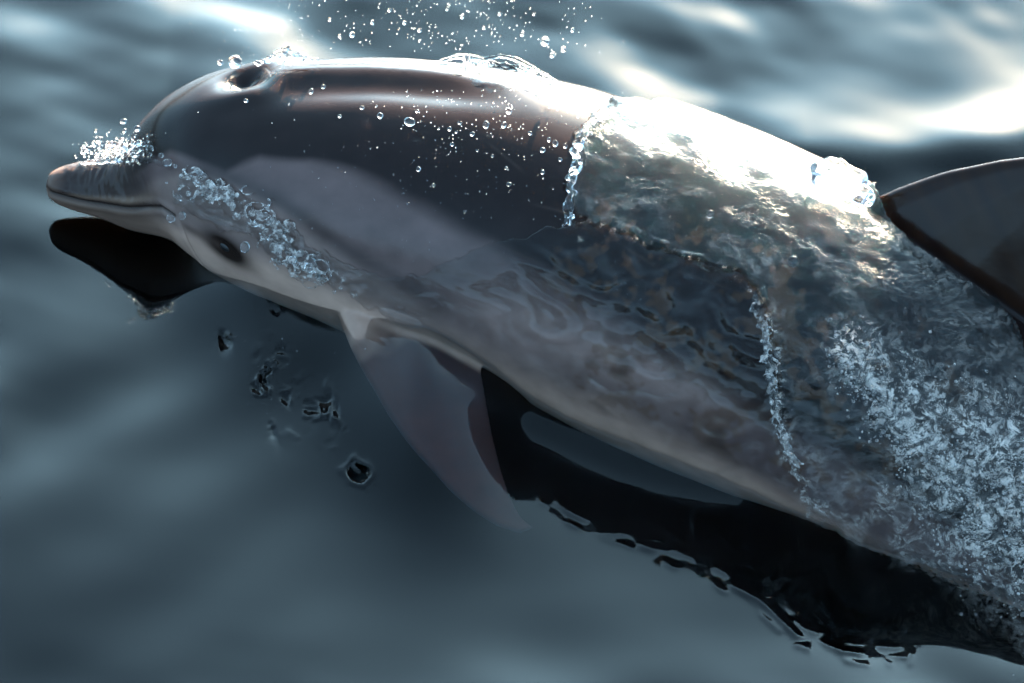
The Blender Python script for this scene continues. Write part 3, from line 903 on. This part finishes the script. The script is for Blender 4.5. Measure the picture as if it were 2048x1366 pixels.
# countable drops
iv, fc = ico(3)
def drop_mesh(seed):
    rs = np.random.RandomState(seed)
    st_ = 1+rs.uniform(-.18, .25, 3)
    a = iv*st_; a = a*(1+.08*perlin(iv[:, 0]*1.3+seed, iv[:, 1]*1.3, iv[:, 2]*1.3))[:, None]
    me = bpy.data.meshes.new('water_drop'); me.from_pydata(a.tolist(), [], fc); me.update(); me.shade_smooth(); me.materials.append(M_drop)
    return me
DM = [drop_mesh(k) for k in range(6)]
def drop(px, py, r, off, label, group, ref=None, k=[0]):
    o = bpy.data.objects.new('water_drop', DM[k[0] % 6]); k[0] += 1
    COL.objects.link(o); o.location = at(px, py, off*1e-3, ref); o.scale = (r*PX,)*3
    o.rotation_euler = (k[0]*1.7, k[0]*.9, k[0]*2.3)
    tag(o, label, 'water drop', group)
drop(470, 124, 13, 0, 'large clear water drop standing on the forehead before the blowhole', None, (470, 146))
drop(441, 125, 6, 6, 'small round drop in the air beside the large forehead drop', None, (441, 165))
drop(518, 127, 6, 2, 'small drop between the forehead drop and the blowhole splash', None, (518, 145))
drop(491, 495, 10, 14, 'round clear drop hanging just behind the eye', None)
drop(1587, 523, 10, 4, 'single round bubble on the water sheet ahead of the dorsal fin', None)
drop(820, 245, 10, 22, 'largest clear drop in the air over the dark back', None)
drop(1090, 82, 9, 0, 'largest of the drops in the air above the curling back crest', None, (1090, 190))
for x, y, r in [(1105, 110, 6), (1127, 98, 6), (1145, 60, 4), (1045, 70, 4), (1000, 28, 4), (925, 36, 4), (895, 18, 4), (780, 22, 4), (745, 45, 4), (705, 70, 5), (680, 72, 4), (810, 48, 4), (840, 62, 4), (968, 58, 4), (1068, 30, 3), (660, 40, 3)]:
    drop(x, y, r, R2.uniform(0, 30), 'small spray drop in the air above the ridge of the back', 'spray drops above the back', (x, 190))
for x, y, r in [(248, 243, 6), (250, 262, 4), (193, 262, 4), (188, 285, 4)]:
    drop(x, y, r, R2.uniform(4, 10), 'small drop in the air above the bead cluster on the beak', 'drops above the beak', (x+25, 325))
for x, y, r in [(342, 437, 8), (365, 432, 7), (336, 325, 9), (358, 395, 5), (385, 400, 5), (400, 345, 6)]:
    drop(x, y, r, R2.uniform(4, 10), 'clear drop on the side of the face near the mouth corner', 'drops beside the mouth corner')
for x, y, r in [(1018, 224, 6), (972, 250, 6), (1008, 252, 6), (1085, 302, 5), (1110, 289, 6), (1130, 292, 5), (1098, 280, 4), (945, 270, 4), (625, 185, 5), (648, 175, 4), (495, 204, 4), (680, 233, 4), (725, 217, 4), (762, 234, 5), (835, 223, 4), (900, 260, 4), (920, 247, 4), (1060, 268, 4), (913, 265, 3), (838, 340, 4), (905, 290, 4), (1085, 345, 4), (1018, 370, 5), (1120, 320, 4), (930, 425, 3), (868, 372, 3), (1012, 338, 3), (985, 312, 3)]:
    drop(x, y, r, R2.uniform(8, 40), 'small bright drop in the air over the dark back', 'drops over the dark back')
for x, y, r in [(1811, 622, 6), (1884, 735, 6), (1745, 690, 4), (1420, 428, 7), (1500, 430, 4), (1690, 560, 4), (1660, 640, 4), (1850, 555, 4)]:
    drop(x, y, r, 2, 'small bubble on the water sheet over the flank', 'bubbles on the water sheet')

# fine spray, too small to count
lst = []
def spray(n, fx, fy, r0, r1, off, refy=None):
    for _ in range(n):
        x, y = fx(), fy()
        lst.append((at(x, y, R2.uniform(*off), (x, max(y, refy)) if refy else None), R2.uniform(r0, r1)*R2.uniform(.5, 1)))
U_, G_ = R2.uniform, R2.normal
spray(330, lambda: G_(960, 160), lambda: 180+abs(G_(0, 130)), .0006, .0015, (.004, .05))
spray(260, lambda: G_(900, 150), lambda: U_(-10, 105), .0006, .0014, (0, .05), 190)
spray(60, lambda: U_(380, 640), lambda: U_(0, 140), .0005, .0011, (0, .04), 200)
spray(50, lambda: U_(550, 900), lambda: U_(300, 520), .0005, .0010, (.004, .03))
spray(300, lambda: U_(1180, 1740), lambda: U_(300, 600), .0006, .0013, (.0, .004))
spray(120, lambda: U_(1550, 1980), lambda: U_(620, 900), .0006, .0014, (.0, .003))
spray(70, lambda: G_(230, 45), lambda: U_(255, 330), .0006, .0014, (.002, .012), 318)
spray(60, lambda: U_(900, 1380), lambda: U_(1150, 1320), .0005, .0012, (.0, .002))
spray(40, lambda: G_(500, 70), lambda: G_(760, 80), .0006, .0014, (.0, .002))
V, F = balls(lst, 1)
V2_, F2_ = balls(beads, 2)
F = F+[[k+len(V) for k in f] for f in F2_]; V = V+V2_
sp = mesh_obj('spray', V, F, M_drop); tag(sp, 'fine sparkling spray of tiny drops over the dolphin and the sea', 'spray', kind='stuff')
